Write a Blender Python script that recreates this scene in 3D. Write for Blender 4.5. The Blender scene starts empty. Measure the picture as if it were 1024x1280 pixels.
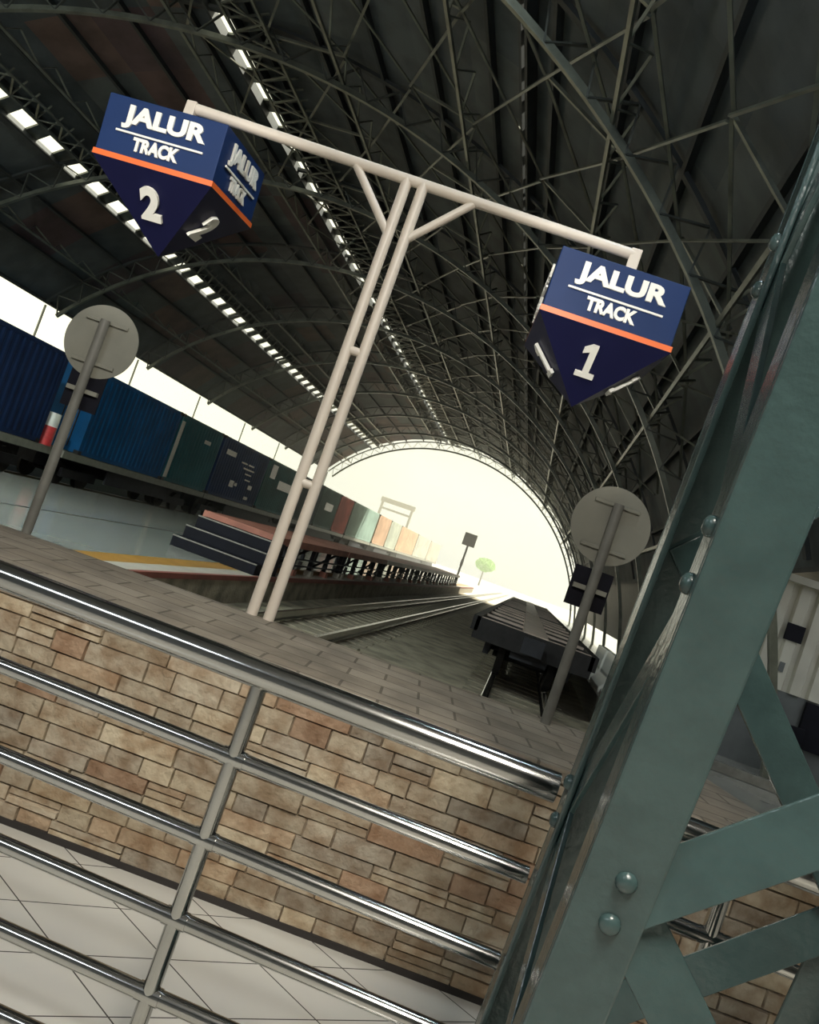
import bpy, bmesh, math, random
from mathutils import Vector, Matrix, Euler
random.seed(7)
C = bpy.context.scene.collection
scn = bpy.context.scene
PI = math.pi
# ------------------------------------------------------------------ camera
CAMZ = 1.4
d = Vector((148, -98, -1000)).normalized()
u = Vector((math.sin(math.radians(19)), math.cos(math.radians(19)), 0)); u = (u - d*u.dot(d)).normalized()
x = d.cross(u)
cam_data = bpy.data.cameras.new('camera'); cam = bpy.data.objects.new('camera', cam_data); C.objects.link(cam)
cam.matrix_world = Matrix.Translation((0, 0, CAMZ)) @ Matrix((x, d, u)).to_4x4()
cam_data.sensor_fit = 'HORIZONTAL'; cam_data.sensor_width = 36; cam_data.lens = 36*1000/1024
cam_data.clip_start = .05; cam_data.clip_end = 1000
scn.camera = cam
# ------------------------------------------------------------------ light and exposure
scn.view_settings.view_transform = 'Standard'; scn.view_settings.look = 'None'
scn.view_settings.exposure = 0; scn.view_settings.gamma = 1
W = bpy.data.worlds.new('sky'); scn.world = W; W.use_nodes = True
bg = W.node_tree.nodes['Background']; bg.inputs[0].default_value = (1.0, .985, .76, 1); bg.inputs[1].default_value = 1.35
def lamp(name, kind, loc, rot, power, col=(1, 1, 1), size=1, sizey=None, spread=None):
    l = bpy.data.lights.new(name, kind); o = bpy.data.objects.new(name, l); C.objects.link(o)
    o.location = loc; o.rotation_euler = [math.radians(a) for a in rot]; l.energy = power; l.color = col
    if kind == 'AREA':
        l.shape = 'RECTANGLE'; l.size = size; l.size_y = sizey or size
        if spread: l.spread = math.radians(spread)
    return o
sun = lamp('sun', 'SUN', (0, 0, 30), (38, 0, 118), 15.0, (1, .95, .78)); sun.data.angle = math.radians(2)
lamp('concourse_fill_light', 'AREA', (.35, -.7, 4.3), (16, 0, 0), 250, (1, .94, .84), .35, 1.4)  # added unseen lamp, brightens the stone wall and column
lamp('concourse_fill_light', 'AREA', (-3.2, -2.4, 4.3), (16, 0, 0), 90, (.86, .93, 1), 2.6, .3)  # added unseen lamp, draws long highlights along the rails
lamp('hall_fill_light', 'AREA', (-9.5, 4.6, 8.8), (44, 0, 10), 680, (.84, .97, .92), .6, .6, 110)  # added lamp out of view, lifts the left platform and containers
lamp('hall_fill_light', 'AREA', (-3.0, 4.6, 9.6), (40, 0, 0), 300, (.84, .97, .95), .6, .6, 110)  # second added lamp out of view, lifts the tracks
for lx, tx, tz in ((-2.0, -2.3, 2.72), (-.3, -.09, 2.62)):       # added unseen spots behind the camera, aimed at the two track signs
    q = (Vector((tx, 3.6, tz))-Vector((lx, -3.5, 1.9))).to_track_quat('-Z', 'Y').to_euler()
    sp = lamp('sign_fill_spot', 'SPOT', (lx, -3.5, 1.9), [math.degrees(a) for a in q], 1250, (1, .97, .9)); sp.data.spot_size = math.radians(13); sp.data.spot_blend = .7; sp.data.shadow_soft_size = .05
lamp('roof_fill_light', 'POINT', (.2, 3.1, 5.6), (0, 0, 0), 150, (.72, .88, 1)).data.shadow_soft_size = .15  # added unseen lamp to lift the dark roof at upper right
lamp('roof_fill_light', 'POINT', (-10, 5.2, 6.6), (0, 0, 0), 200, (.80, .88, 1)).data.shadow_soft_size = .15  # added unseen lamp to lift the roof at upper left
lamp('aisle_fill_light', 'AREA', (6.2, 11, 3.9), (0, 0, 0), 70, (.9, .95, 1), .3, 5)  # added unseen lamp to brighten the kiosk side
# ------------------------------------------------------------------ materials
def lin(r, g, b):
    f = lambda c: c/255/12.92 if c <= 10.3 else ((c/255+.055)/1.055)**2.4
    return (f(r), f(g), f(b), 1)
def mat(name, col, rough=.6, metal=0, var=.25, scale=8, col2=None, bump=0, bscale=30, spec=.5, coat=0):
    m = bpy.data.materials.new(name); m.use_nodes = True; nt = m.node_tree; N = nt.nodes; b = N['Principled BSDF']
    b.inputs['Roughness'].default_value = rough; b.inputs['Metallic'].default_value = metal
    b.inputs['Specular IOR Level'].default_value = spec; b.inputs['Coat Weight'].default_value = coat
    tc = N.new('ShaderNodeTexCoord'); nz = N.new('ShaderNodeTexNoise'); nz.inputs['Scale'].default_value = scale
    nz.inputs['Detail'].default_value = 6; nt.links.new(tc.outputs['Object'], nz.inputs['Vector'])
    rp = N.new('ShaderNodeValToRGB'); nt.links.new(nz.outputs['Fac'], rp.inputs[0])
    c2 = col2 or tuple(c*(1-var) for c in col[:3])+(1,)
    rp.color_ramp.elements[0].color = c2; rp.color_ramp.elements[0].position = .35
    rp.color_ramp.elements[1].color = col; rp.color_ramp.elements[1].position = .62
    nt.links.new(rp.outputs[0], b.inputs['Base Color'])
    if bump:
        n2 = N.new('ShaderNodeTexNoise'); n2.inputs['Scale'].default_value = bscale; n2.inputs['Detail'].default_value = 4
        nt.links.new(tc.outputs['Object'], n2.inputs['Vector'])
        bp = N.new('ShaderNodeBump'); bp.inputs['Strength'].default_value = bump; bp.inputs['Distance'].default_value = .02
        nt.links.new(n2.outputs['Fac'], bp.inputs['Height']); nt.links.new(bp.outputs[0], b.inputs['Normal'])
    return m
M = {}
M['column'] = mat('column_paint', (.042, .074, .072, 1), .24, 0, .18, 14, bump=.12, bscale=60)
M['chrome'] = mat('stainless_steel', (.43, .43, .41, 1), .15, 1, .12, 3)
M['concrete'] = mat('deck_concrete', (.30, .255, .195, 1), .8, 0, .35, 5, bump=.3, bscale=40)
M['rust'] = mat('rusty_roof_sheet', (.085, .08, .07, 1), .75, 0, .3, .9, col2=(.055, .036, .03, 1))
M['truss'] = mat('roof_steel', (.20, .21, .175, 1), .36, .5, .35, 3)
M['web'] = mat('web_steel', (.075, .08, .072, 1), .5, .2, .3, 3)
M['purlin'] = mat('purlin_steel', (.035, .04, .042, 1), .6, 0, .3, 3)
M['post'] = mat('gantry_paint', (.70, .62, .52, 1), .4, 0, .06, 6)
M['navy'] = mat('sign_navy', (.008, .009, .045, 1), .5, 0, .1, 3, spec=.2)
M['blue'] = mat('sign_blue', (.010, .031, .112, 1), .5, 0, .12, 3, spec=.2)
M['orange'] = mat('sign_orange', (.85, .16, .03, 1), .4, 0, .05, 3)
M['white'] = mat('sign_white', (.9, .88, .8, 1), .4, 0, .03, 3)
M['galv'] = mat('galvanised_grey', (.23, .225, .18, 1), .55, 0, .15, 5)
M['signpost'] = mat('sign_post_grey', (.17, .165, .14, 1), .5, 0, .25, 9)
M['black'] = mat('black_board', (.008, .008, .013, 1), .6, spec=.15)
M['dark'] = mat('dark_underframe', (.02, .02, .026, 1), .7, 0, .4, 5)
M['wagon'] = mat('wagon_steel', (.022, .02, .02, 1), .6, 0, .4, 4, spec=.25)
M['plank'] = mat('wagon_plank', (.50, .39, .32, 1), .5, 0, .25, 4)
M['rail'] = mat('rail_steel', (.42, .40, .36, 1), .25, 1, .3, 2)
M['ballast'] = mat('ballast', (.31, .265, .19, 1), .9, 0, .5, 2.2, bump=.8, bscale=22)
M['sleeper'] = mat('sleeper_concrete', (.28, .24, .175, 1), .85, 0, .4, 6)
M['plat'] = mat('platform_tile', (.31, .31, .275, 1), .16, 0, .12, 1.2)
M['yellow'] = mat('yellow_line', (.42, .215, .045, 1), .4, 0, .2, 2)
M['cream'] = mat('white_line', (.47, .42, .35, 1), .4, 0, .15, 2)
M['redkerb'] = mat('red_kerb', (.24, .07, .05, 1), .6, 0, .3, 2)
M['redsteel'] = mat('red_oxide_steel', (.42, .16, .11, 1), .6, 0, .3, 2)
M['step'] = mat('black_steps', (.006, .006, .011, 1), .6, spec=.2)
M['nosing'] = mat('step_nosing', (.3, .29, .27, 1), .35, .6)
M['wallwhite'] = mat('white_cladding', (.55, .53, .45, 1), .6, 0, .12, 2)
M['cladgrey'] = mat('grey_cladding', (.12, .13, .13, 1), .6, 0, .2, 2)
M['plaster'] = mat('plaster', (.25, .26, .26, 1), .8, 0, .1, 2)
M['leaf'] = mat('leaves', (.30, .62, .02, 1), .6, 0, .3, 6)
M['bark'] = mat('bark', (.12, .09, .06, 1), .8)
M['beige'] = mat('bleached_steel', (.45, .42, .34, 1), .6)
M['grout'] = mat('stone_joint', (.27, .215, .15, 1), .9)
def container_mat(name, col): return mat(name, col, .6, 0, .3, 1.1, spec=.12)
# stone: colour per block from an attribute, with grain
m = mat('sandstone_block', (1, 1, 1, 1), .75, 0, .45, 13, col2=(.62, .52, .44, 1), bump=.7, bscale=30); M['stone'] = m
M['rust'] = mat('roof_sheet', (1, 1, 1, 1), .7, 0, .4, 1.3, bump=.2, bscale=6)
for m in (M['stone'], M['rust']):
    nt = m.node_tree; at = nt.nodes.new('ShaderNodeAttribute'); at.attribute_name = 'block'
    mx = nt.nodes.new('ShaderNodeMixRGB'); mx.blend_type = 'MULTIPLY'; mx.inputs[0].default_value = 1
    b = nt.nodes['Principled BSDF']; src = b.inputs['Base Color'].links[0].from_socket
    nt.links.new(src, mx.inputs[1]); nt.links.new(at.outputs['Color'], mx.inputs[2]); nt.links.new(mx.outputs[0], b.inputs['Base Color'])
# floor tiles laid on the diagonal
def tile_mat():
    m = mat('floor_tile', (.60, .58, .52, 1), .22, 0, .08, 1.5); nt = m.node_tree; N = nt.nodes; L = nt.links
    b = N['Principled BSDF']; src = b.inputs['Base Color'].links[0].from_socket
    tc = N.new('ShaderNodeTexCoord'); outs = []
    for (nx, ny, off, sp) in ((-.6157, .788, 2.278, .2585), (.508, .861, 1.43, .2845)):
        dp = N.new('ShaderNodeVectorMath'); dp.operation = 'DOT_PRODUCT'; dp.inputs[1].default_value = (nx/sp, ny/sp, 0)
        L.new(tc.outputs['Object'], dp.inputs[0])
        ad = N.new('ShaderNodeMath'); ad.operation = 'ADD'; ad.inputs[1].default_value = -off/sp+100.5; L.new(dp.outputs['Value'], ad.inputs[0])
        fr = N.new('ShaderNodeMath'); fr.operation = 'FRACT'; L.new(ad.outputs[0], fr.inputs[0])
        sb = N.new('ShaderNodeMath'); sb.operation = 'SUBTRACT'; sb.inputs[1].default_value = .5; L.new(fr.outputs[0], sb.inputs[0])
        ab = N.new('ShaderNodeMath'); ab.operation = 'ABSOLUTE'; L.new(sb.outputs[0], ab.inputs[0])
        lt = N.new('ShaderNodeMath'); lt.operation = 'LESS_THAN'; lt.inputs[1].default_value = .0022/sp; L.new(ab.outputs[0], lt.inputs[0]); outs.append(lt)
    mxm = N.new('ShaderNodeMath'); mxm.operation = 'MAXIMUM'; L.new(outs[0].outputs[0], mxm.inputs[0]); L.new(outs[1].outputs[0], mxm.inputs[1])
    mx = N.new('ShaderNodeMixRGB'); L.new(mxm.outputs[0], mx.inputs[0]); L.new(src, mx.inputs[1]); mx.inputs[2].default_value = (.06, .055, .05, 1)
    L.new(mx.outputs[0], b.inputs['Base Color'])
    return m
M['tile'] = tile_mat()
# paving joints on the deck
def paving():
    m = M['concrete']; nt = m.node_tree; b = nt.nodes['Principled BSDF']; src = b.inputs['Base Color'].links[0].from_socket
    tc = nt.nodes.new('ShaderNodeTexCoord'); mp = nt.nodes.new('ShaderNodeMapping'); mp.inputs['Rotation'].default_value = (0, 0, -.13)
    bt = nt.nodes.new('ShaderNodeTexBrick'); bt.inputs['Scale'].default_value = 1; bt.inputs['Brick Width'].default_value = .3
    bt.inputs['Row Height'].default_value = .16; bt.inputs['Mortar Size'].default_value = .006
    bt.inputs['Color1'].default_value = (1, 1, 1, 1); bt.inputs['Color2'].default_value = (.8, .78, .75, 1); bt.inputs['Mortar'].default_value = (.4, .38, .35, 1)
    nt.links.new(tc.outputs['Object'], mp.inputs[0]); nt.links.new(mp.outputs[0], bt.inputs['Vector'])
    mx = nt.nodes.new('ShaderNodeMixRGB'); mx.blend_type = 'MULTIPLY'; mx.inputs[0].default_value = 1
    nt.links.new(src, mx.inputs[1]); nt.links.new(bt.outputs['Color'], mx.inputs[2]); nt.links.new(mx.outputs[0], b.inputs['Base Color'])
paving()
# ------------------------------------------------------------------ mesh helpers
class MB:
    def __init__(s): s.v = []; s.f = []
    def add(s, vs, fs):
        n = len(s.v); s.v += [tuple(p) for p in vs]; s.f += [tuple(i+n for i in q) for q in fs]; return s
    def frame(s, o, X, Y, Z):      # parallelepiped: origin corner and three edge vectors
        o, X, Y, Z = map(Vector, (o, X, Y, Z))
        vs = [o, o+X, o+X+Y, o+Y, o+Z, o+X+Z, o+X+Y+Z, o+Y+Z]
        fs = [(0, 3, 2, 1), (4, 5, 6, 7), (0, 1, 5, 4), (1, 2, 6, 5), (2, 3, 7, 6), (3, 0, 4, 7)]
        if X.cross(Y).dot(Z) < 0: fs = [q[::-1] for q in fs]
        return s.add(vs, fs)
    def box(s, a, b): return s.frame(a, (b[0]-a[0], 0, 0), (0, b[1]-a[1], 0), (0, 0, b[2]-a[2]))
    def bar(s, p, q, w, h, side=None):   # w across (along side), h the other way
        p, q = Vector(p), Vector(q); t = (q-p).normalized()
        sd = Vector(side) if side is not None else (Vector((0, 0, 1)) if abs(t.z) < .9 else Vector((1, 0, 0))).cross(t)
        sd = (sd - t*sd.dot(t)).normalized(); n = t.cross(sd)
        return s.frame(p-sd*w/2-n*h/2, q-p, sd*w, n*h)
    def tube(s, p, q, r, n=16, r2=None):
        p, q = Vector(p), Vector(q); t = (q-p).normalized()
        a = t.orthogonal().normalized(); b = t.cross(a); r2 = r if r2 is None else r2
        vs = [p+(a*math.cos(i*2*PI/n)+b*math.sin(i*2*PI/n))*r for i in range(n)]+[q+(a*math.cos(i*2*PI/n)+b*math.sin(i*2*PI/n))*r2 for i in range(n)]
        fs = [(i, (i+1) % n, n+(i+1) % n, n+i) for i in range(n)]+[tuple(range(n))[::-1], tuple(range(n, 2*n))]
        return s.add(vs, fs)
    def dome(s, c, n, r, h):       # rivet head: low dome facing n
        c, n = Vector(c), Vector(n).normalized(); a = n.orthogonal().normalized(); b = n.cross(a); K = 16; vs = []; fs = []
        rings = [(1, 0), (.97, .35), (.8, .68), (.45, .93)]
        for rr, hh in rings: vs += [c+(a*math.cos(i*2*PI/K)+b*math.sin(i*2*PI/K))*r*rr+n*h*hh for i in range(K)]
        vs.append(c+n*h)
        for j in range(3): fs += [(j*K+i, j*K+(i+1) % K, (j+1)*K+(i+1) % K, (j+1)*K+i) for i in range(K)]
        fs += [(3*K+i, 3*K+(i+1) % K, 4*K) for i in range(K)]
        return s.add(vs, fs)
    def prism(s, pts, off):        # planar polygon pushed along off
        off = Vector(off); pts = [Vector(p) for p in pts]; n = len(pts)
        nrm = Vector((0, 0, 0))
        for i in range(n): nrm += pts[i].cross(pts[(i+1) % n])
        if nrm.dot(off) < 0: pts = pts[::-1]
        return s.add(pts+[p+off for p in pts], [tuple(range(n))[::-1], tuple(range(n, 2*n))]+[(i, (i+1) % n, n+(i+1) % n, n+i) for i in range(n)])
    def build(s, name, m, parent=None, smooth=None, bevel=0):
        me = bpy.data.meshes.new(name); me.from_pydata(s.v, [], s.f); me.update()
        if smooth:
            for p in me.polygons: p.use_smooth = True
            me.set_sharp_from_angle(angle=math.radians(smooth))
        o = bpy.data.objects.new(name, me); C.objects.link(o)
        me.materials.append(M[m] if isinstance(m, str) else m)
        if parent: o.parent = parent
        if bevel:
            bm = o.modifiers.new('bevel', 'BEVEL'); bm.width = bevel; bm.segments = 2; bm.limit_method = 'ANGLE'
        return o
def tag(o, label, cat, group=None):
    o['label'] = label; o['category'] = cat
    if group: o['group'] = group
    return o
def thing(name, label, cat, loc=(0, 0, 0), rz=0, group=None):
    o = bpy.data.objects.new(name, None); C.objects.link(o); o.empty_display_size = .2
    o.location = loc; o.rotation_euler = (0, 0, rz)
    return tag(o, label, cat, group)
def struct(o): o['kind'] = 'structure'; return o
def dup(root, loc=None, label=None):
    kids = {}
    for q in C.objects:
        if q.parent: kids.setdefault(q.parent, []).append(q)
    r = root.copy(); C.objects.link(r)
    if loc: r.location = loc
    if label: r['label'] = label
    for ch in kids.get(root, []):
        c = ch.copy(); C.objects.link(c); c.parent = r
        for g in kids.get(ch, []):
            e = g.copy(); C.objects.link(e); e.parent = c
    return r
GROUND = -.62; RAILTOP = -.4; LOWP = -.1; DECK = .85
# ------------------------------------------------------------------ ground, floors, walls
struct(MB().box((-70, 2.6, GROUND-.2), (50, 320, GROUND)).build('ground', 'ballast'))
struct(MB().box((-70, 66, GROUND-.1), (50, 320, GROUND+.012)).build('ground_yard', mat('yard_sunlit_tone', (.62, .58, .48, 1), .9)))  # paler than the ballast: sun glare put into the ground colour
struct(MB().box((-9, -5, -.15), (7, 3.2, 0)).build('floor', 'tile'))
yw = math.radians(7); ew = Vector((math.cos(yw), math.sin(yw), 0)); nw = Vector((math.sin(yw), -math.cos(yw), 0))   # along the wall, towards the camera
W0 = Vector((-.75, 2.80, 0))
def wallpt(sv, z, out=0): return W0+ew*sv+nw*out+Vector((0, 0, z))
yd = math.radians(8.5); ed = Vector((math.cos(yd), math.sin(yd), 0))
def edge(sv): return Vector((-.84, 3.80, 0))+ed*sv
SR = 2.13          # right end of the wall measured from W0
# deck slab
mb = MB(); pts = [wallpt(-8, 0, -.02), wallpt(SR, 0, -.02), edge(1.89), edge(-8)]
mb.prism([p+Vector((0, 0, GROUND)) for p in pts], (0, 0, DECK-GROUND)); struct(mb.build('floor_deck', 'concrete'))
mb = MB(); mb.frame(wallpt(-8, DECK-.045, -.12), ew*(8+SR), nw*.15, (0, 0, .05)); struct(mb.build('trim_1', 'concrete', bevel=.008))
# stone facing
mb = MB().frame(wallpt(-8, 0, -.1), ew*(8+SR), nw*.1, (0, 0, DECK-.045)); wl = struct(mb.build('wall_front', 'grout'))
mb = MB(); cols = []
pal = [(.46, .38, .26), (.42, .35, .245), (.51, .43, .30), (.39, .325, .23), (.43, .325, .215), (.37, .25, .16), (.36, .31, .235), (.49, .42, .31), (.44, .375, .275)]
z = .012
while z < DECK-.06:
    h = random.uniform(.05, .085); h = min(h, DECK-.05-z); s_ = -7.9+random.uniform(0, .1)
    while s_ < SR-.03:
        w = random.uniform(.10, .30); w = min(w, SR-.005-s_)
        parts = [(z, h)] if random.random() > .16 else [(z, h*.5), (z+h*.5, h*.5)]
        for zz, hh in parts:
            g = random.uniform(.0003, .0018); dep = random.uniform(.010, .020); sh = random.uniform(-.006, .006); c = random.choice(pal); k = random.uniform(.82, 1.1)
            a = [wallpt(s_+g, zz+g), wallpt(s_+w-g, zz+g), wallpt(s_+w-g, zz+hh-g+sh*.3), wallpt(s_+g, zz+hh-g)]
            i = .003
            o = [wallpt(s_+g+i, zz+g+i, dep), wallpt(s_+w-g-i, zz+g+i, dep+sh), wallpt(s_+w-g-i, zz+hh-g-i, dep+sh), wallpt(s_+g+i, zz+hh-g-i, dep)]
            mb.add(a+o, [(4, 5, 6, 7), (0, 1, 5, 4), (1, 2, 6, 5), (2, 3, 7, 6), (3, 0, 4, 7)]); cols += [(c[0]*k, c[1]*k, c[2]*k, 1)]*8
        s_ += w
    z += h
st = mb.build('stone_facing', 'stone', wl)
ca = st.data.color_attributes.new('block', 'FLOAT_COLOR', 'POINT')
for i, c in enumerate(cols): ca.data[i].color = c
mb = MB().frame(wallpt(-8, 0, .0), ew*(8+SR), nw*.022, (0, 0, .024)); struct(mb.build('shade_strip_front', mat('wall_foot_shade', (.03, .025, .022, 1), .8)))  # dark strip standing in for the shadow line at the wall foot
# concourse behind the camera
struct(MB().box((-9.2, -5.2, 0), (7.2, -5, 4.6)).build('wall_back', 'plaster'))
struct(MB().box((-9.2, -5, 0), (-9, 3.6, 4.6)).build('wall_left', 'plaster'))
struct(MB().box((7, -5, -.1), (7.2, 3.2, 4.6)).build('wall_right', 'plaster'))
struct(MB().box((-22, -5.2, 4.6), (12, 2.6, 4.75)).build('ceiling_concourse', 'plaster'))
struct(MB().box((-22, 2.4, 4.75), (12, 2.6, 12.6)).build('wall_gable', 'plaster'))
# platforms
XL, XE = -12.6, -4.95
struct(MB().box((XL, 4.9, GROUND), (XE-.85, 78, LOWP)).build('floor_left', 'plat'))
struct(MB().box((XE-.85, 4.9, GROUND), (XE-.42, 78, LOWP+.002)).build('trim_2', 'yellow'))
struct(MB().box((XE-.42, 4.9, GROUND), (XE-.08, 78, LOWP+.001)).build('trim_3', 'cream'))
struct(MB().box((XE-.08, 4.9, GROUND), (XE-.02, 78, LOWP-.08)).build('wall_kerb', 'ballast'))
struct(MB().box((XE-.08, 4.9, LOWP-.08), (XE, 78, LOWP+.003)).build('trim_4', 'redkerb'))
struct(MB().box((-8.42, 4.9, LOWP-.01), (-8.36, 78, LOWP+.003)).build('trim_5', 'purlin'))
struct(MB().box((-17.9, 3, GROUND), (-17.6, 120, .62)).build('wall_light_block', 'plaster'))  # low wall added to shut out brightness under the container wagons
struct(MB().box((1.95, 4.3, GROUND), (9, 78, LOWP)).build('floor_right', 'plat'))
# ------------------------------------------------------------------ vaulted roof
RC = Vector((-8.4, 0, -2.35)); R0 = 12.5
def arc(R, a, y): return Vector((RC.x+R*math.sin(a), y, RC.z+R*math.cos(a)))
AL, AR = math.radians(-54.2), math.radians(66)
Y0, Y1 = 2.5, 65.2
roof = bpy.data.objects.new('ceiling', None); C.objects.link(roof); struct(roof)
crown, strip2, pipe_glint = math.radians(-6.4), math.radians(-34.4), math.radians(25.5)  # third slit stands in for bright dashes on a lit pipe
gaps = [(crown-.019, crown+.019), (strip2-.024, strip2+.024), (pipe_glint-.005, pipe_glint+.005)]
cuts = sorted([AL, AR]+[g for q in gaps for g in q])
RS = 13.25
for i in range(0, len(cuts), 2):
    a0, a1 = cuts[i], cuts[i+1]; n = max(2, int((a1-a0)/.1)); mb = MB(); cc = []; ny = 30; rr = random.Random(i+5)
    for k in range(n):
        b0, b1 = a0+(a1-a0)*k/n, a0+(a1-a0)*(k+1)/n
        for j in range(ny):
            ya, yb = Y0+(Y1-Y0)*j/ny, Y0+(Y1-Y0)*(j+1)/ny
            if i == len(cuts)-2 or i == len(cuts)-4 or rr.random() < .55: c = rr.choice([(.085, .10, .105), (.10, .115, .115), (.07, .085, .09)])
            else: c = rr.choice([(.125, .075, .07), (.095, .06, .065), (.15, .095, .08), (.08, .06, .07)])
            q = [arc(RS, b0, ya), arc(RS, b1, ya), arc(RS, b1, yb), arc(RS, b0, yb), arc(RS+.05, b0, ya), arc(RS+.05, b1, ya), arc(RS+.05, b1, yb), arc(RS+.05, b0, yb)]
            mb.add(q, [(0, 1, 2, 3), (4, 7, 6, 5), (0, 4, 5, 1), (2, 6, 7, 3), (1, 5, 6, 2), (3, 7, 4, 0)]); cc += [c+(1,)]*8
    o = mb.build('roof_sheet', 'rust', roof); ca = o.data.color_attributes.new('block', 'FLOAT_COLOR', 'POINT')
    for k, c in enumerate(cc): ca.data[k].color = c
na = int((AR-AL)/math.radians(6.2))
for k in range(na+1):
    a = AL+(AR-AL)*k/na
    if any(g0-.02 < a < g1+.02 for g0, g1 in gaps): continue
    p, q = arc(RS-.09, a, Y0), arc(RS-.09, a, Y1); mb = MB().bar(p, q, .07, .16, side=(math.cos(a), 0, -math.sin(a)))
    mb.build('purlin', 'purlin', roof)
for g0, g1 in gaps:      # edge members and glazing bars of the light slots and the pipe glint slit
    for a in (g0, g1):
        MB().bar(arc(RS-.12, a, Y0), arc(RS-.12, a, Y1), .06, .26, side=(math.cos(a), 0, -math.sin(a))).build('slot_edge', 'purlin', roof)
    mb = MB(); y = Y0+.3; am = (g0+g1)/2; wd = (g1-g0)*RS
    while y < Y1:
        p, q = arc(RS-.02, g0, y), arc(RS-.02, g1, y)
        mb.bar(p, q, .5 if wd > .2 else .34, .05, side=(0, 1, 0)); y += 1.2 if wd > .2 else .9
    mb.build('slot_bars', 'truss', roof)
mb = MB()      # lower side sheeting at the far right
for k in range(6):
    a0, a1 = AR+math.radians(11)*k/6, AR+math.radians(11)*(k+1)/6
    q = [arc(RS, a0, 27), arc(RS, a1, 27), arc(RS, a1, Y1), arc(RS, a0, Y1), arc(RS+.05, a0, 27), arc(RS+.05, a1, 27), arc(RS+.05, a1, Y1), arc(RS+.05, a0, Y1)]
    mb.add(q, [(0, 1, 2, 3), (4, 7, 6, 5), (0, 4, 5, 1), (2, 6, 7, 3), (1, 5, 6, 2), (3, 7, 4, 0)])
mb.build('side_sheet', 'web', roof)
# longitudinal lattice girders under the sheet
for a in [math.radians(v) for v in (-45, -27, -10, 6, 20, 36, 50, 62)]:
    mb = MB(); tn = (math.cos(a), 0, -math.sin(a))
    mb.bar(arc(12.62, a, Y0), arc(12.62, a, Y1), .07, .05, side=tn)
    y = Y0; k = 0
    while y < Y1-.6:
        r0, r1 = (12.62, 13.1) if k % 2 == 0 else (13.1, 12.62)
        mb.bar(arc(r0, a, y), arc(r1, a, y+.66), .045, .02, side=tn); y += .66; k += 1
    mb.build('lattice_girder', 'truss', roof)
# crossed wind bracing between the girders
mb_angles = [math.radians(v) for v in (-10, -2, 6, 13, 20, 28, 36, 43, 50, 56)]
for k in range(10):
    mb = MB(); ya = 2.6+6.3*k; yb = ya+6.2
    for j in range(len(mb_angles)-1):
        p0, p1 = mb_angles[j], mb_angles[j+1]
        for q in (0, 1):
            y0, y1 = ya+q*3.1, ya+(q+1)*3.1
            mb.bar(arc(12.95, p0, y0), arc(12.95, p1, y1), .05, .03).bar(arc(12.9, p1, y0), arc(12.9, p0, y1), .05, .03)
            if j % 2: mb.bar(arc(12.98, p0, y0), arc(12.98, p1, y0), .06, .05)
    mb.build('wind_bracing', 'truss', roof)
# arched ribs
# lattice bands beside the light slots
for aa, ab, st in ((crown+.022, crown+.085, .42), (strip2+.028, strip2+.062, .5)):
    mb = MB(); am = (aa+ab)/2; y = Y0; k = 0
    for a in (aa, ab): mb.bar(arc(12.85, a, Y0), arc(12.85, a, Y1), .06, .05, side=(math.cos(a), 0, -math.sin(a)))
    while y < Y1-1:
        p, q = arc(12.85, aa, y), arc(12.85, ab, y+st)
        if k % 2: p, q = arc(12.85, ab, y), arc(12.85, aa, y+st)
        mb.bar(p, q, .05, .03); mb.bar(arc(12.85, aa, y), arc(13.15, ab, y+.1), .05, .03); y += st; k += 1
    mb.build('slot_lattice', 'truss', roof)
AFR = math.radians(80)
def make_rib(yc, shear, lab):
    t = thing('roof_arch', lab, 'roof arch', (0, yc, 0), 0, 'arched lattice ribs of the hall')
    n = 64; lo = MB(); up = MB(); fl = MB(); sx = Vector((0, 1, 0))
    def P(R, a): p = arc(R, a, 0); p.y = shear*(p.x+8.4); return p
    A = [AL+(AFR-AL)*k/n for k in range(n+1)]
    for k in range(n):
        a0, a1 = A[k], A[k+1]
        lo.bar(P(R0, a0-.001), P(R0, a1+.001), .10, .02, side=sx)
        lo.bar(P(R0+.06, a0-.001), P(R0+.06, a1+.001), .02, .12, side=sx)
        if a1 <= AR: up.bar(P(R0+.62, a0-.001), P(R0+.62, a1+.001), .14, .07, side=sx)
        r0, r1 = (R0+.03, R0+.6) if k % 2 == 0 else (R0+.6, R0+.03)
        if a1 <= AR-.1: fl.bar(P(r0, a0), P(r1, a1), .055, .03, side=sx)
    lo.build('lower_chord', 'truss', t); up.build('upper_chord', 'purlin', t); fl.build('web_bracing', 'web', t)
    p = P(R0+.3, AL); lg = MB().bar((p.x-.3, p.y, GROUND), (p.x-.3, p.y, p.z+.1), .05, .06, side=sx); lg.build('support_leg', 'truss', t)
    p = P(R0, AFR); MB().box((p.x-.25, p.y-.25, GROUND), (p.x+.35, p.y+.25, p.z+.06)).build('footing', 'concrete', t)
ordn = ['nearest', 'second', 'third', 'fourth', 'fifth', 'sixth', 'seventh', 'eighth', 'ninth', 'tenth']
for i in range(10):
    lb = f'{ordn[i]} arched lattice rib of the vault counted from the track signs'
    if i == 0: lb = 'arched lattice rib of the vault nearest the camera, above the track signs'
    if i == 9: lb = 'last arched lattice rib of the vault, framing the bright far opening'
    make_rib((8.75, 15.25, 21.8)[i] if i < 3 else 8.9+6.3*i, (.27, .27, .27, .25, .2, .16, .12, .08, .04, 0)[i], lb)
# aisle beyond the right springing: flat roof, side wall
struct(MB().box((3.3, 2.6, 4.3), (9.2, 40, 4.42)).build('ceiling_aisle', 'cladgrey'))
struct(MB().box((9, 3.2, GROUND), (9.2, 30, 4.3)).build('wall_aisle', 'plaster'))
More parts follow.
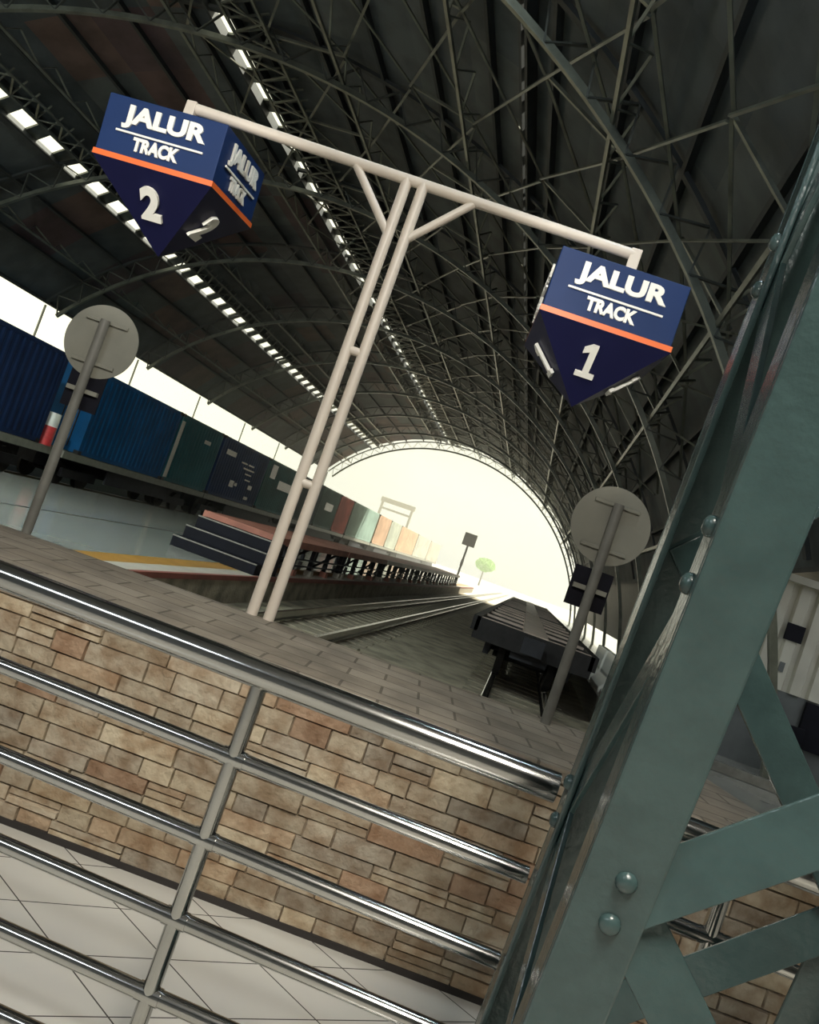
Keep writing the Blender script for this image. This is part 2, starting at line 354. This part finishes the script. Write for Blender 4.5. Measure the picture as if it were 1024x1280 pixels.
# ------------------------------------------------------------------ railway tracks
def track(xc, y0, y1, label, nsl=0, sl0=4.6):
    t = thing('railway_track', label, 'railway track', (xc, y0, GROUND))
    for s in (-1, 1):
        mb = MB(); xr = s*.5335; L = y1-y0
        prof = [(-.065, .06), (.065, .06), (.065, .075), (.012, .095), (.012, .175), (.034, .185), (.034, .22), (-.034, .22), (-.034, .185), (-.012, .175), (-.012, .095), (-.065, .075)]
        mb.prism([(xr+a, 0, b) for a, b in prof], (0, L, 0)); mb.build('rail', 'rail', t)
    if nsl:
        sm = MB().box((-.95, -.11, -.1), (.95, .11, .022)); o0 = sm.build('sleeper', 'sleeper', t); o0.location = (0, .4, 0)
        for k in range(1, nsl):
            c = o0.copy(); C.objects.link(c); c.parent = t; c.location = (0, .4+k*.68, 0)
    return t
track(.42, 5.2, 140, 'railway track on the right carrying the empty flat wagon', 60)
track(-3.43, 7.0, 140, 'open railway track with shiny rails beside the left platform', 80)
track(-15.2, 4, 150, 'railway track under the container train at the left')
# ------------------------------------------------------------------ flat wagons on the right track
def bogie(parent, y, m='dark'):
    g = MB()
    for s in (-1, 1):
        g.box((s*.82-.06, y-.95, -.05), (s*.82+.06, y+.95, .22))
    g.box((-.8, y-.15, 0), (.8, y+.15, .2)); o = g.build('bogie', m, parent)
    for yy in (-.7, .7):
        w = MB().tube((-.68, y+yy, 0), (.68, y+yy, 0), .06, 10)
        for s in (-1, 1):
            w.tube((s*.46, y+yy, 0), (s*.58, y+yy, 0), .38, 24).tube((s*.44, y+yy, 0), (s*.47, y+yy, 0), .41, 24)
        w.build('wheelset', 'wagon', o, smooth=40)
def flat_wagon(y0, L, label):
    t = thing('flat_wagon', label, 'flat wagon', (.42, y0, RAILTOP+.39))
    zt = .66; f = MB()
    for s in (-1, 1): f.box((s*1.14-.07, 0, zt-.28), (s*1.14+.07, L, zt))
    f.build('side_sill', 'wagon', t)
    for yy in (0, L-.14): MB().box((-1.14, yy, zt-.42), (1.14, yy+.14, zt-.012)).build('end_beam', 'wagon', t)
    MB().box((-.24, 0.02, zt-.2), (.24, L-.02, zt+.012)).build('center_plank', 'plank', t)
    MB().box((-1.07, .14, zt-.2), (1.07, L-.14, zt-.15)).build('gap_shade_sheet', 'dark', t)  # dark sheet added so the gaps between slats read as shade
    k = 0; y = .12
    while y < L-.2:
        for s in (-1, 1):
            MB().box((.25*s if s > 0 else -1.07, y, zt-.05), (1.07 if s > 0 else -.25, y+.2, zt-.003)).build('cross_slat', 'plank', t)  # light caught on the slat tops is put into the pale colour
        y += 2.05; k += 1
    MB().box((-.35, .1, zt-.55), (.35, L-.1, zt-.21)).build('center_sill', 'dark', t)
    for yy in (1.9, L-1.9): bogie(t, yy)
    for yy, sg in ((0, -1), (L, 1)):
        c = MB().box((-.12, min(yy, yy+sg*.28), zt-.32), (.12, max(yy, yy+sg*.28), zt-.1)); c.box((-.2, min(yy+sg*.2, yy+sg*.32), zt-.36), (.2, max(yy+sg*.2, yy+sg*.32), zt-.06)); c.build('coupler', 'dark', t)
    return t
flat_wagon(15.2, 13.4, 'empty dark flat wagon with pale center plank nearest the round right sign')
flat_wagon(29.3, 13.4, 'second empty flat wagon behind the nearest one on the right track')
flat_wagon(43.4, 13.4, 'third empty flat wagon, farthest on the right track towards the light')
# ------------------------------------------------------------------ container train
XF = -14.0
def container(y0, y1, col, label, marks=None, h=2.62, dz=0):
    t = thing('shipping_container', label, 'shipping container', (XF-1.22, y0, .74+dz), 0, None)
    L = y1-y0; cm = container_mat('container_paint', col+(1,)); wdt = 2.44
    # corrugated side as a folded sheet with thickness on the visible face, plain box for the rest
    n = max(6, int(L/.28)); pts = []
    for k in range(n):
        ya = .12+(L-.24)*k/n; st = (L-.24)/n
        pts += [(1.22-.03, ya), (1.22-.03, ya+st*.3), (1.22-.008, ya+st*.5), (1.22-.008, ya+st*.8)]
    poly = [(-1.2, .03), (1.1, .03)]+pts+[(1.1, L-.03), (-1.2, L-.03)]
    MB().prism([(a, b, .12) for a, b in poly], (0, 0, h-.22)).build('body', cm, t)
    f = MB()
    for yy in (0, L-.14):
        for xx in (-1.22, 1.08): f.box((xx, yy, .02), (xx+.14, yy+.14, h-.02))
    for xx in (-1.22, 1.12):
        f.box((xx, .1, .02), (xx+.1, L-.1, .14)); f.box((xx, .1, h-.12), (xx+.1, L-.1, h-.01))
    for yy in (0.02, L-.12): f.box((-1.1, yy, .02), (1.1, yy+.1, .14)); f.box((-1.1, yy, h-.12), (1.1, yy+.1, h-.01))
    f.build('frame', cm, t)
    for yy in (-.005, L-.165):
        for zz in (0, h-.12): MB().box((1.06, yy, zz), (1.23, yy+.17, zz+.12)).build('corner_casting', 'wagon', t)
    for xx in (-.8, -.3, .3, .8): MB().tube((xx, -.02, .15), (xx, -.02, h-.15), .02, 8).build('door_rod', 'wagon', t)
    for (ya, yb, za, zb) in marks or []:
        MB().box((1.205, ya, za), (1.224, yb, zb)).build('white_marking', 'cream', t)
    return t
container(8.0, 20.2, (.012, .028, .085), 'long dark navy container at the left edge of the picture')
container(22.15, 27.6, (.006, .085, .23), 'bright blue corrugated container behind the left round sign')
container(27.75, 31.7, (.018, .13, .15), 'dark teal container between the bright blue one and the marked navy one', [(.02, .3, .15, 2.35), (2.4, 3.0, 1.9, 2.05)])
container(31.95, 37.8, (.006, .04, .14), 'dark navy container with white markings above the black steps',
          [(.6, 1.7, 1.9, 2.12), (2.6, 3.3, 1.8, 1.87), (3.5, 4.2, 1.8, 1.87), (3.0, 4.4, 1.58, 1.65), (3.4, 4.2, 1.36, 1.42), (4.3, 4.8, .75, .95), (2.0, 2.5, .6, .9), (2.6, 2.9, .7, .85), (3.6, 4.3, 1.1, 1.16), (4.2, 4.7, .24, .38)])
container(38.0, 43.9, (.035, .19, .19), 'teal container with a pale patch seen just left of the gantry posts', [(.6, 1.4, 1.7, 2.4), (2.2, 4.6, 1.3, 1.75)])
container(44.2, 48.6, (.015, .06, .075), 'very dark teal container seen between the two gantry posts')
container(48.8, 53.4, (.10, .19, .16), 'grey green container just right of the gantry posts', [(1.4, 3.4, 1.2, 1.7)])
container(53.6, 57.4, (.68, .17, .13), 'faded red container, only red one on the train')
container(57.8, 67.6, (.30, .40, .34), 'pale green container right of the red one')
container(68.2, 74.0, (.50, .33, .22), 'tan container right of the pale green one')
container(74.3, 80.2, (.42, .44, .36), 'pale grey container between two tan ones')
container(80.5, 92.6, (.52, .34, .22), 'second tan container, farther along the train')
container(93.0, 105, (.46, .46, .38), 'second last pale container, near the far end of the train')
container(105.4, 117.5, (.54, .46, .36), 'last beige container at the far end of the train')
def container_wagon(y0, y1, label):
    t = thing('container_wagon', label, 'container wagon', (XF-1.22, y0, RAILTOP+.39)); L = y1-y0; zt = .74-(RAILTOP+.39)
    f = MB()
    for s in (-1, 1): f.box((s*1.14-.07, 0, zt-.22), (s*1.14+.07, L, zt))
    for yy in (0, L-.15, L/2): f.box((-1.1, yy, zt-.2), (1.1, yy+.15, zt-.003))
    f.build('deck_frame', 'galv', t)
    MB().box((-.3, .1, zt-.65), (.3, L-.1, zt-.2)).build('center_sill', 'dark', t)
    q = MB()
    for s in (-1, 1): q.box((s*1.05-.03, 2.9, zt-.7), (s*1.05+.03, L-2.9, zt-.22))
    q.build('side_skirt', 'dark', t)
    for yy in (1.7, L-1.7): bogie(t, yy)
    return t
cw = [(7.6, 20.9, 'under the long navy container'), (21.5, 31.8, 'under the bright blue and the dark teal container'), (31.9, 44.0, 'under the marked navy and the teal container'),
      (44.1, 57.5, 'under the faded red container'), (57.7, 67.8, 'under the pale green container'), (68.0, 80.3, 'under the first tan container'), (80.4, 105.1, 'under the second tan container'), (105.3, 118, 'under the last beige container')]
for a, b_, l in cw: container_wagon(a, b_, 'goods wagon with grey side beam '+l)
t = thing('tail_marker', 'white over red marker drum standing in the gap between two containers', 'marker', (-14.15, 20.62, .74))
MB().tube((0, 0, 0), (0, 0, .55), .22, 20).build('red_drum', mat('marker_red', (.65, .06, .06, 1), .4), t, smooth=40)
MB().tube((0, 0, .55), (0, 0, .95), .22, 20).build('white_top', 'white', t, smooth=40)
t = thing('end_ladder', 'dark end ladder rack with pale rungs in the gap beside the navy container', 'ladder', (-14.9, 20.75, .74))
for s in (-.35, .35): MB().box((s-.04, 0, 0), (s+.04, .08, 2.3)).build('stile', 'dark', t)
for k in range(4): MB().box((-.35, .01, .5+k*.5), (.35, .07, .57+k*.5)).build('rung', 'cream', t)
# ------------------------------------------------------------------ raised boarding platform and steps
PX0, PX1, PZ = -7.05, -5.2, .72
for i in range(7):
    y0 = 16.4+i*6.4; L = 6.3
    lb = ('nearest module of the red raised boarding platform, at the top of the black steps', 'second red boarding platform module from the black steps', 'third red boarding platform module from the black steps', 'fourth red boarding platform module from the black steps',
          'fifth red boarding platform module from the black steps', 'sixth red boarding platform module from the black steps', 'farthest red boarding platform module, nearest the bright opening')[i]
    t = thing('boarding_platform', lb, 'boarding platform', ((PX0+PX1)/2, y0, LOWP), 0, 'raised boarding platform modules'); hw = (PX1-PX0)/2; h = PZ-LOWP
    MB().box((-hw+.03, .02, h-.03), (hw-.03, L-.02, h)).build('deck', 'redsteel', t)
    e = MB()
    for s in (-1, 1): e.box((s*hw-.03, 0, h-.16), (s*hw+.03, L, h+.004))
    for yy in (0, L-.06): e.box((-hw+.03, yy, h-.16), (hw-.03, yy+.06, h-.03))
    e.build('edge_beam', 'redsteel' if i < 2 else 'plank', t)
    for k in range(5):
        for s in (-1, 1):
            yy = .15+k*(L-.3)/4; MB().box((s*(hw-.1)-.05, yy-.05, .02), (s*(hw-.1)+.05, yy+.05, h-.15)).build('leg', 'dark', t)
            if s > 0: MB().box((hw-.16, yy-.12, .0), (hw+.02, yy+.12, .14)).build('foot_block', 'redsteel' if k % 2 else 'cream', t)
    for zz in (.24, .40):
        MB().tube((hw-.02, .05, zz), (hw-.02, L-.05, zz), .022, 8).build('lower_rail', 'dark', t)
    for k in range(2):
        yy = .15+(k*2)*(L-.3)/4; MB().bar((0, yy, .05), (0, yy+(L-.3)/4*2, h-.18), .05, .05).build('cross_brace', 'dark', t)
t = thing('boarding_steps', 'black three step stair leading up to the red boarding platform', 'steps', (-5.98, 14.95, LOWP))
for k in range(3):
    zt = .22*(k+1)+.02*k; y = k*.42
    MB().box((-.92, y, 0), (.92, 1.36, zt)).build('step', 'step', t, bevel=.006) if k == 0 else MB().box((-.92, y, .22*k+.02*(k-1)), (.92, 1.36, zt)).build('step', 'step', t, bevel=.006)
    MB().box((-.92, y-.012, zt-.02), (.92, y+.04, zt+.006)).build('nosing', 'nosing', t)
# ------------------------------------------------------------------ sign gantry
GA, GB = Vector((-2.335, 3.585, 3.115)), Vector((-.035, 3.885, 3.115)); gd = (GB-GA).normalized(); gl = (GB-GA).length
t = thing('sign_gantry', 'cream painted tubular T gantry of two posts carrying both track signs', 'gantry', (-1.17, 3.74, DECK))
def loc(p): return Vector(p)-t.location
def gp(f, z): p = GA+gd*f; return Vector((p.x, p.y, z))
fs_ = [((-1.205-GA.x)/gd.x), ((-1.12-GA.x)/gd.x)]
for f in fs_: MB().tube(loc(gp(f, DECK)), loc(gp(f, 3.115)), .0275, 20).build('post', 'post', t, smooth=40)
MB().tube(loc(GA), loc(GB), .027, 20).build('beam', 'post', t, smooth=40)
for f, sg in ((fs_[0], -1), (fs_[1], 1)):
    MB().tube(loc(gp(f, 2.82)), loc(gp(f+sg*.27, 3.11)), .021, 16).build('brace', 'post', t, smooth=40)
for zz in (2.22, 1.53): MB().tube(loc(gp(fs_[0], zz)), loc(gp(fs_[1], zz)), .022, 14).build('spacer', 'post', t, smooth=40)
for p, zb in ((GA, 2.985), (GB, 2.915)):
    MB().box(loc((p.x-.027, p.y-.027, zb)), loc((p.x+.027, p.y+.027, 3.14))).build('hanger', 'post', t, bevel=.004)
def text_mesh(s, size, depth, bold):
    cu = bpy.data.curves.new('t', 'FONT'); cu.body = s; cu.size = size; cu.extrude = depth; cu.offset = bold; cu.align_x = 'CENTER'; cu.resolution_u = 4
    o = bpy.data.objects.new('t', cu); C.objects.link(o); dg = bpy.context.evaluated_depsgraph_get()
    me = bpy.data.meshes.new_from_object(o.evaluated_get(dg)); bpy.data.objects.remove(o); bpy.data.curves.remove(cu); return me
def fit(me, w, h):
    xs = [v.co.x for v in me.vertices]; ys = [v.co.y for v in me.vertices]
    sx, sy = w/(max(xs)-min(xs)), h/(max(ys)-min(ys)); cx, cy = (max(xs)+min(xs))/2, (max(ys)+min(ys))/2
    return [((v.co.x-cx)*sx, (v.co.y-cy)*sy, v.co.z) for v in me.vertices], [tuple(p.vertices) for p in me.polygons]
def sign(num, center, rot, hb, ha, label):
    t = thing('platform_sign', label, 'sign', center); t.rotation_euler = rot; t['group'] = 'blue track signs on the gantry'
    s = .3
    MB().box((-s, -s, -hb/2), (s, s, hb/2)).build('box_panel', 'blue', t, bevel=.004)
    st = MB()
    st.box((-s-.006, -s-.006, -hb/2-.004), (s+.006, s+.006, -hb/2+.022)); st.build('orange_stripe', 'orange', t)
    zp = -hb/2-.0045; k = s+.007
    MB().add([(-k, -k, zp), (k, -k, zp), (k, k, zp), (-k, k, zp), (0, 0, zp-ha)], [(0, 1, 2, 3), (1, 0, 4), (2, 1, 4), (3, 2, 4), (0, 3, 4)]).build('pyramid', 'navy', t)
    for q in range(4):
        Rm = Matrix.Rotation(q*PI/2, 4, 'Z')
        def put(vf, ox, oy, face, name):
            vs, fs = vf; mb = MB(); out = []
            for (a, b, c) in vs:
                if face == 'box': p = Vector((a+ox, -s-.006-c, b+oy))
                else:
                    n = Vector((0, -ha, -s)).normalized(); e = Vector((0, s, -ha)).normalized()
                    p = Vector((0, -s, zp))+Vector((1, 0, 0))*(a+ox)+e*(oy-b)+n*(.014+c)
                out.append(Rm @ p)
            mb.add(out, fs); return mb
        # JALUR, a rule, and TRACK
        a = put(fit(text_mesh('JALUR', .1, .005, .0045), .42, .112), .008, hb*.19, 'box', 0)
        b = put(fit(text_mesh('TRACK', .07, .005, .0035), .235, .066), -.004, -hb*.21, 'box', 0)
        a.add(b.v, b.f)
        r0 = [Rm @ Vector(p) for p in ((-.22, -s-.011, -hb*.07), (.22, -s-.011, -hb*.07), (.22, -s-.011, -hb*.07+.009), (-.22, -s-.011, -hb*.07+.009))]
        a.prism(r0, Rm @ Vector((0, .008, 0))); a.build('lettering', 'white', t)
        sl = math.hypot(s, ha)
        if num == '1':   # a one with a flag and a foot bar
            pts = [(-.045, -.085), (.045, -.085), (.045, -.062), (.016, -.062), (.016, .085), (-.012, .085), (-.045, .06), (-.045, .034), (-.014, .048), (-.014, -.062), (-.045, -.062)]
            vs = [(p[0], p[1], -.006) for p in pts]+[(p[0], p[1], .010) for p in pts]; n = len(pts)
            vf = (vs, [tuple(range(n)), tuple(range(n, 2*n))]+[(i, (i+1) % n, n+(i+1) % n, n+i) for i in range(n)])
        else: vf = fit(text_mesh('2', .16, .008, .0075), .105, .17)
        put(vf, -.01, sl*.37, 'pyr', 0).build('number', 'white', t)
    return t
sign('1', (-.088, 3.856, 2.76), (0, 0, math.radians(7)), .307, .30, 'blue and navy track sign numbered 1, hanging at the right end of the gantry')
R3 = Matrix.Rotation(math.radians(4.8), 3, 'Z') @ Matrix.Rotation(math.radians(6.2), 3, 'X') @ Matrix.Rotation(math.radians(-1.4), 3, 'Y')
sign('2', (-2.317, 3.662, 2.861), R3.to_euler(), .291, .336, 'blue and navy track sign numbered 2, hanging at the left end of the gantry')
# ------------------------------------------------------------------ round signs seen from behind
def round_sign(px, py, zc, bz, rz, label):
    t = thing('round_sign', label, 'sign', (px, py, DECK), rz); zc -= DECK
    MB().tube((0, .035, zc), (0, .043, zc), .187, 56).build('disc', 'galv', t, smooth=40)
    MB().tube((0, 0, 0), (0, 0, zc+.105), .024, 18).build('post', 'signpost', t, smooth=40)
    for zz in (.10, -.115):
        MB().box((-.11, .022, zc+zz-.009), (.11, .035, zc+zz+.009)).build('bracket', 'galv', t, bevel=.003)
    MB().box((-.0925, .04, bz-DECK-.095), (.0925, .05, bz-DECK+.095)).build('black_board', 'black', t)
    MB().box((-.08, .018, bz-DECK-.011), (.08, .04, bz-DECK+.011)).build('board_bracket', 'galv', t)
    return t
round_sign(.27, 3.80, 1.812, 1.50, math.radians(8), 'back of a round grey sign with black board below, right of the gantry')
round_sign(-2.375, 3.585, 1.86, 1.60, math.radians(8), 'back of a round grey sign on a dark post, left beside the containers')
# ------------------------------------------------------------------ guard railing
def railing(name, p0, ang, xs0, xs1, posts, ztop, zr, label):
    t = thing(name, label, 'railing', (p0[0], p0[1], 0), ang)
    MB().tube((xs0, 0, ztop), (xs1, 0, ztop), .031, 28).build('top_rail', 'chrome', t, smooth=40)
    for px in posts:
        o = MB().tube((px, 0, 0), (px, 0, ztop-.02), .0185, 20).tube((px, 0, 0), (px, 0, .012), .045, 20).build('post', 'chrome', t, smooth=40)
        for zz in zr: MB().tube((px-.026, 0, zz), (px+.026, 0, zz), .0195, 18).build('collar', 'chrome', o, smooth=40)
    ends = [xs0]+list(posts)+[xs1]
    for a, b_ in zip(ends, ends[1:]):
        for zz in zr:
            MB().tube((a+.02 if a != xs0 else a, 0, zz), (b_-.02 if b_ != xs1 else b_, 0, zz), .0175, 20).build('rail', 'chrome', t, smooth=40)
    return t
railing('guard_railing', (-.47, 1.675), math.radians(2.6), -3.2, .655, [-1.7, 0], 1.04, [.855, .675, .50, .335, .17], 'shiny steel guard railing in front of the stone wall, left of the green column')
railing('guard_railing', (.63, 1.965), math.radians(0), -.30, 2.6, [0, 1.4], 1.005, [.80, .61, .42, .25], 'shiny steel guard railing seen through the lacing right of the green column')
# ------------------------------------------------------------------ riveted lattice column
t = thing('steel_column', 'dark green riveted lattice steel column leaning across the right of the picture', 'column', (.18, 1.38, 0))
dv = Vector((.012, -.209, 1)); ZT = 4.55; WX, DY = .62, .495; LG, LY, TH = .103, .08, .012
def axis(ox, oy, z): return Vector((ox, oy, 0))+dv*z
def angle(ox, oy, sx, sy):        # equal angle with its heel at (ox, oy); legs go along sx*X and sy*Y
    mb = MB(); o = axis(ox, oy, 0)
    mb.frame(o, (sx*LG, 0, 0), (0, sy*TH, 0), dv*ZT); mb.frame(o+Vector((0, sy*TH, 0)), (sx*TH, 0, 0), (0, sy*(LY-TH), 0), dv*ZT)
    return mb.build('angle_member', 'column', t, bevel=.004)
fa = angle(0, 0, 1, 1); ba = angle(0, DY, 1, -1); angle(WX, 0, -1, 1); angle(WX, DY, -1, -1)
def lace(p, q, w, side, off=(0, 0, 0), th=.010):
    p, q = Vector(p)+Vector(off), Vector(q)+Vector(off); k = (q-p).normalized()*.03
    return MB().bar(p-k, q+k, w, th, side=side).build('lacing_bar', 'column', t, bevel=.002)
tl = Vector((1, 0, 0)).cross(dv)
# left plane between front and back members
nodes = [(0, .52), (1, 1.04), (0, 1.52), (1, 2.06), (0, 2.6), (1, 3.1), (0, 3.6), (1, 4.1)]
nodes = [(1, .06)]+nodes
for (s0, z0), (s1, z1) in zip(nodes, nodes[1:]):
    p = axis(TH+.006, .045 if s0 == 0 else DY-.045, z0); q = axis(TH+.006, .045 if s1 == 0 else DY-.045, z1)
    lace(p, q, .06, Vector((0, 1, 0)) if True else None)
    lace(p+Vector((WX-2*TH-.012, 0, 0)), q+Vector((WX-2*TH-.012, 0, 0)), .06, Vector((0, 1, 0)))
def flat_nodes(oy, lst, w):
    for (s0, z0), (s1, z1) in zip(lst, lst[1:]):
        p = axis(.065 if s0 == 0 else WX-.06, oy, z0); q = axis(.065 if s1 == 0 else WX-.06, oy, z1); lace(p, q, w, Vector((0, 0, 1)))
flat_nodes(TH+.006, [(1, .55), (0, 1.04), (1, 1.53), (0, 2.02), (1, 2.5), (0, 3.0), (1, 3.5), (0, 4.0)], .085)
flat_nodes(DY-TH-.006, [(1, .05), (0, .50), (1, 1.03), (0, 1.56), (1, 2.1), (0, 2.6), (1, 3.1), (0, 3.6), (1, 4.1)], .075)
nf = Vector((1, 0, 0)).cross(dv).normalized();
if nf.y > 0: nf = -nf
for zc in (1.04, 2.02, 3.0, 4.0):
    for dz in (-.032, .032):
        MB().dome(axis(.058, 0, zc+dz), nf, .0155, .012).build('rivet', 'column', t, smooth=60)
for s0, z0 in nodes:
    for dz in (-.04, .04):
        if z0+dz > .1: MB().dome(axis(0, .045 if s0 == 0 else DY-.045, z0+dz), (-1, 0, 0), .0155, .012).build('rivet', 'column', t, smooth=60)
MB().box((-.1, -.1, 0), (WX+.1, DY+.1, .025)).build('base_plate', 'column', t, bevel=.004)
# ------------------------------------------------------------------ right platform: clad kiosk, barriers, banner
t = thing('clad_kiosk', 'white corrugated kiosk with small black square window, seen right of the column', 'kiosk', (3.6, 14.0, LOWP))
n = 12; pts = []
for k in range(n):
    xa = 3.6*k/n; st = 3.6/n; pts += [(xa, 0), (xa+st*.55, 0), (xa+st*.65, .07), (xa+st*.9, .07)]
pts += [(3.6, 0), (3.6, 1.6), (0, 1.6)]
MB().prism([(a, b, 1.33) for a, b in pts], (0, 0, 1.75)).build('upper_cladding', 'wallwhite', t)
MB().box((.02, .05, 0), (3.58, 1.58, 1.33)).build('lower_wall', 'cladgrey', t)
MB().box((-.05, -.12, 3.08), (3.65, 1.65, 3.2)).build('roof', 'wallwhite', t)
MB().box((.55, -.03, 2.15), (.83, .02, 2.43)).build('black_window', 'black', t)
MB().box((.62, -.02, 1.62), (.70, .02, 1.78)).build('switch_box', 'cladgrey', t)
MB().box((1.2, -.03, .55), (1.9, .06, 1.3)).build('door_panel', 'black', t)
t = thing('folding_chair', 'dark chair standing before the white kiosk behind the column', 'chair', (4.55, 13.4, LOWP))
MB().box((-.22, -.2, .42), (.22, .22, .46)).build('seat', 'black', t, bevel=.01)
MB().box((-.22, .19, .46), (.22, .23, .88)).build('backrest', 'black', t, bevel=.01)
for sx in (-.2, .2):
    for sy in (-.18, .2): MB().tube((sx, sy, 0), (sx, sy, .43), .014, 8).build('leg', 'chrome', t)
tag(MB().box((2.9, 11.9, LOWP), (5.6, 12.0, LOWP+.14)).build('kerb_bar', 'nosing', bevel=.01), 'pale low kerb bar lying on the floor before the white kiosk', 'kerb')
for i, (bx_, by_, lb) in enumerate(((2.25, 14.6, 'nearest white concrete barrier beside the flat wagon'), (2.25, 17.0, 'middle white concrete barrier beside the flat wagon'), (2.25, 19.4, 'farthest white concrete barrier beside the flat wagon'))):
    mb = MB().prism([(-.28, 0, 0), (.28, 0, 0), (.28, 0, .12), (.12, 0, .32), (.09, 0, .8), (-.09, 0, .8), (-.12, 0, .32), (-.28, 0, .12)], (0, 2.0, 0))
    o = tag(mb.build('barrier', 'white', bevel=.015), lb, 'barrier', 'white barriers on the right platform'); o.location = (bx_, by_, LOWP)
t = thing('banner_stand', 'tall narrow white banner standing on the right platform under the round sign', 'banner', (2.3, 13.9, LOWP), math.radians(5))
MB().box((-.16, 0, .2), (.16, .02, 2.1)).build('banner', 'white', t)
MB().tube((0, .035, 0), (0, .035, 2.15), .015, 10).build('pole', 'signpost', t)
MB().box((-.25, -.1, 0), (.25, .15, .03)).build('foot', 'signpost', t)
# ------------------------------------------------------------------ beyond the hall
t = thing('signal_post', 'dark signal post with square board, silhouetted in the bright opening', 'signal', (-6.6, 75, LOWP))
MB().tube((0, 0, 0), (0, 0, 3.6), .1, 12).build('post', 'wagon', t)
MB().box((-.6, -.06, 3.55), (.6, .06, 4.75)).build('board', 'wagon', t)
MB().box((-.12, -.2, 1.6), (.12, .1, 2.2)).build('control_box', 'wagon', t)
t = thing('loading_gantry', 'pale steel frame of a loading gantry rising behind the far containers', 'gantry', (-18.9, 100, GROUND))
for s in (-2.0, 2.0): MB().box((s-.15, -.15, 0), (s+.15, .15, 6.7)).build('leg', 'beige', t)
MB().box((-2.3, -.2, 6.6), (2.3, .2, 7.2)).build('top_beam', 'beige', t)
MB().box((-1.85, -.1, 5.7), (1.85, .1, 5.95)).build('cross_beam', 'beige', t)
t = thing('leafy_tree', 'small bright green tree far beyond the bright opening', 'tree', (-8.2, 138, GROUND))
MB().tube((0, 0, 0), (0, 0, 2.9), .16, 10, .1).build('trunk', 'bark', t)
mb = MB(); rr = random.Random(3)
for k in range(1400):
    v = Vector((rr.gauss(0, 1), rr.gauss(0, 1), rr.gauss(0, 1))).normalized()*rr.uniform(.5, 1)**.5*1.6; c = Vector((v.x*1.1, v.y*1.1, 3.7+v.z*.75))
    a = Vector((rr.gauss(0, 1), rr.gauss(0, 1), rr.gauss(0, 1))).normalized()*.17; b_ = a.orthogonal().normalized()*.09
    mb.add([c-a, c+b_, c+a, c-b_], [(0, 1, 2, 3)])
mb.build('foliage', 'leaf', t)

# ------------------------------------------------------------------ scattering volume added to stand in for lens glow
hz = bpy.data.materials.new('glow_volume'); hz.use_nodes = True; nt = hz.node_tree; nt.nodes.remove(nt.nodes['Principled BSDF'])
vs = nt.nodes.new('ShaderNodeVolumeScatter'); vs.inputs['Density'].default_value = .009; vs.inputs['Anisotropy'].default_value = .4; vs.inputs['Color'].default_value = (1, .96, .86, 1)
nt.links.new(vs.outputs[0], nt.nodes['Material Output'].inputs['Volume'])
hb_ = MB().box((-26, 24, GROUND-.1), (8.9, 150, 16)).build('glow_volume', hz); hb_['kind'] = 'structure'
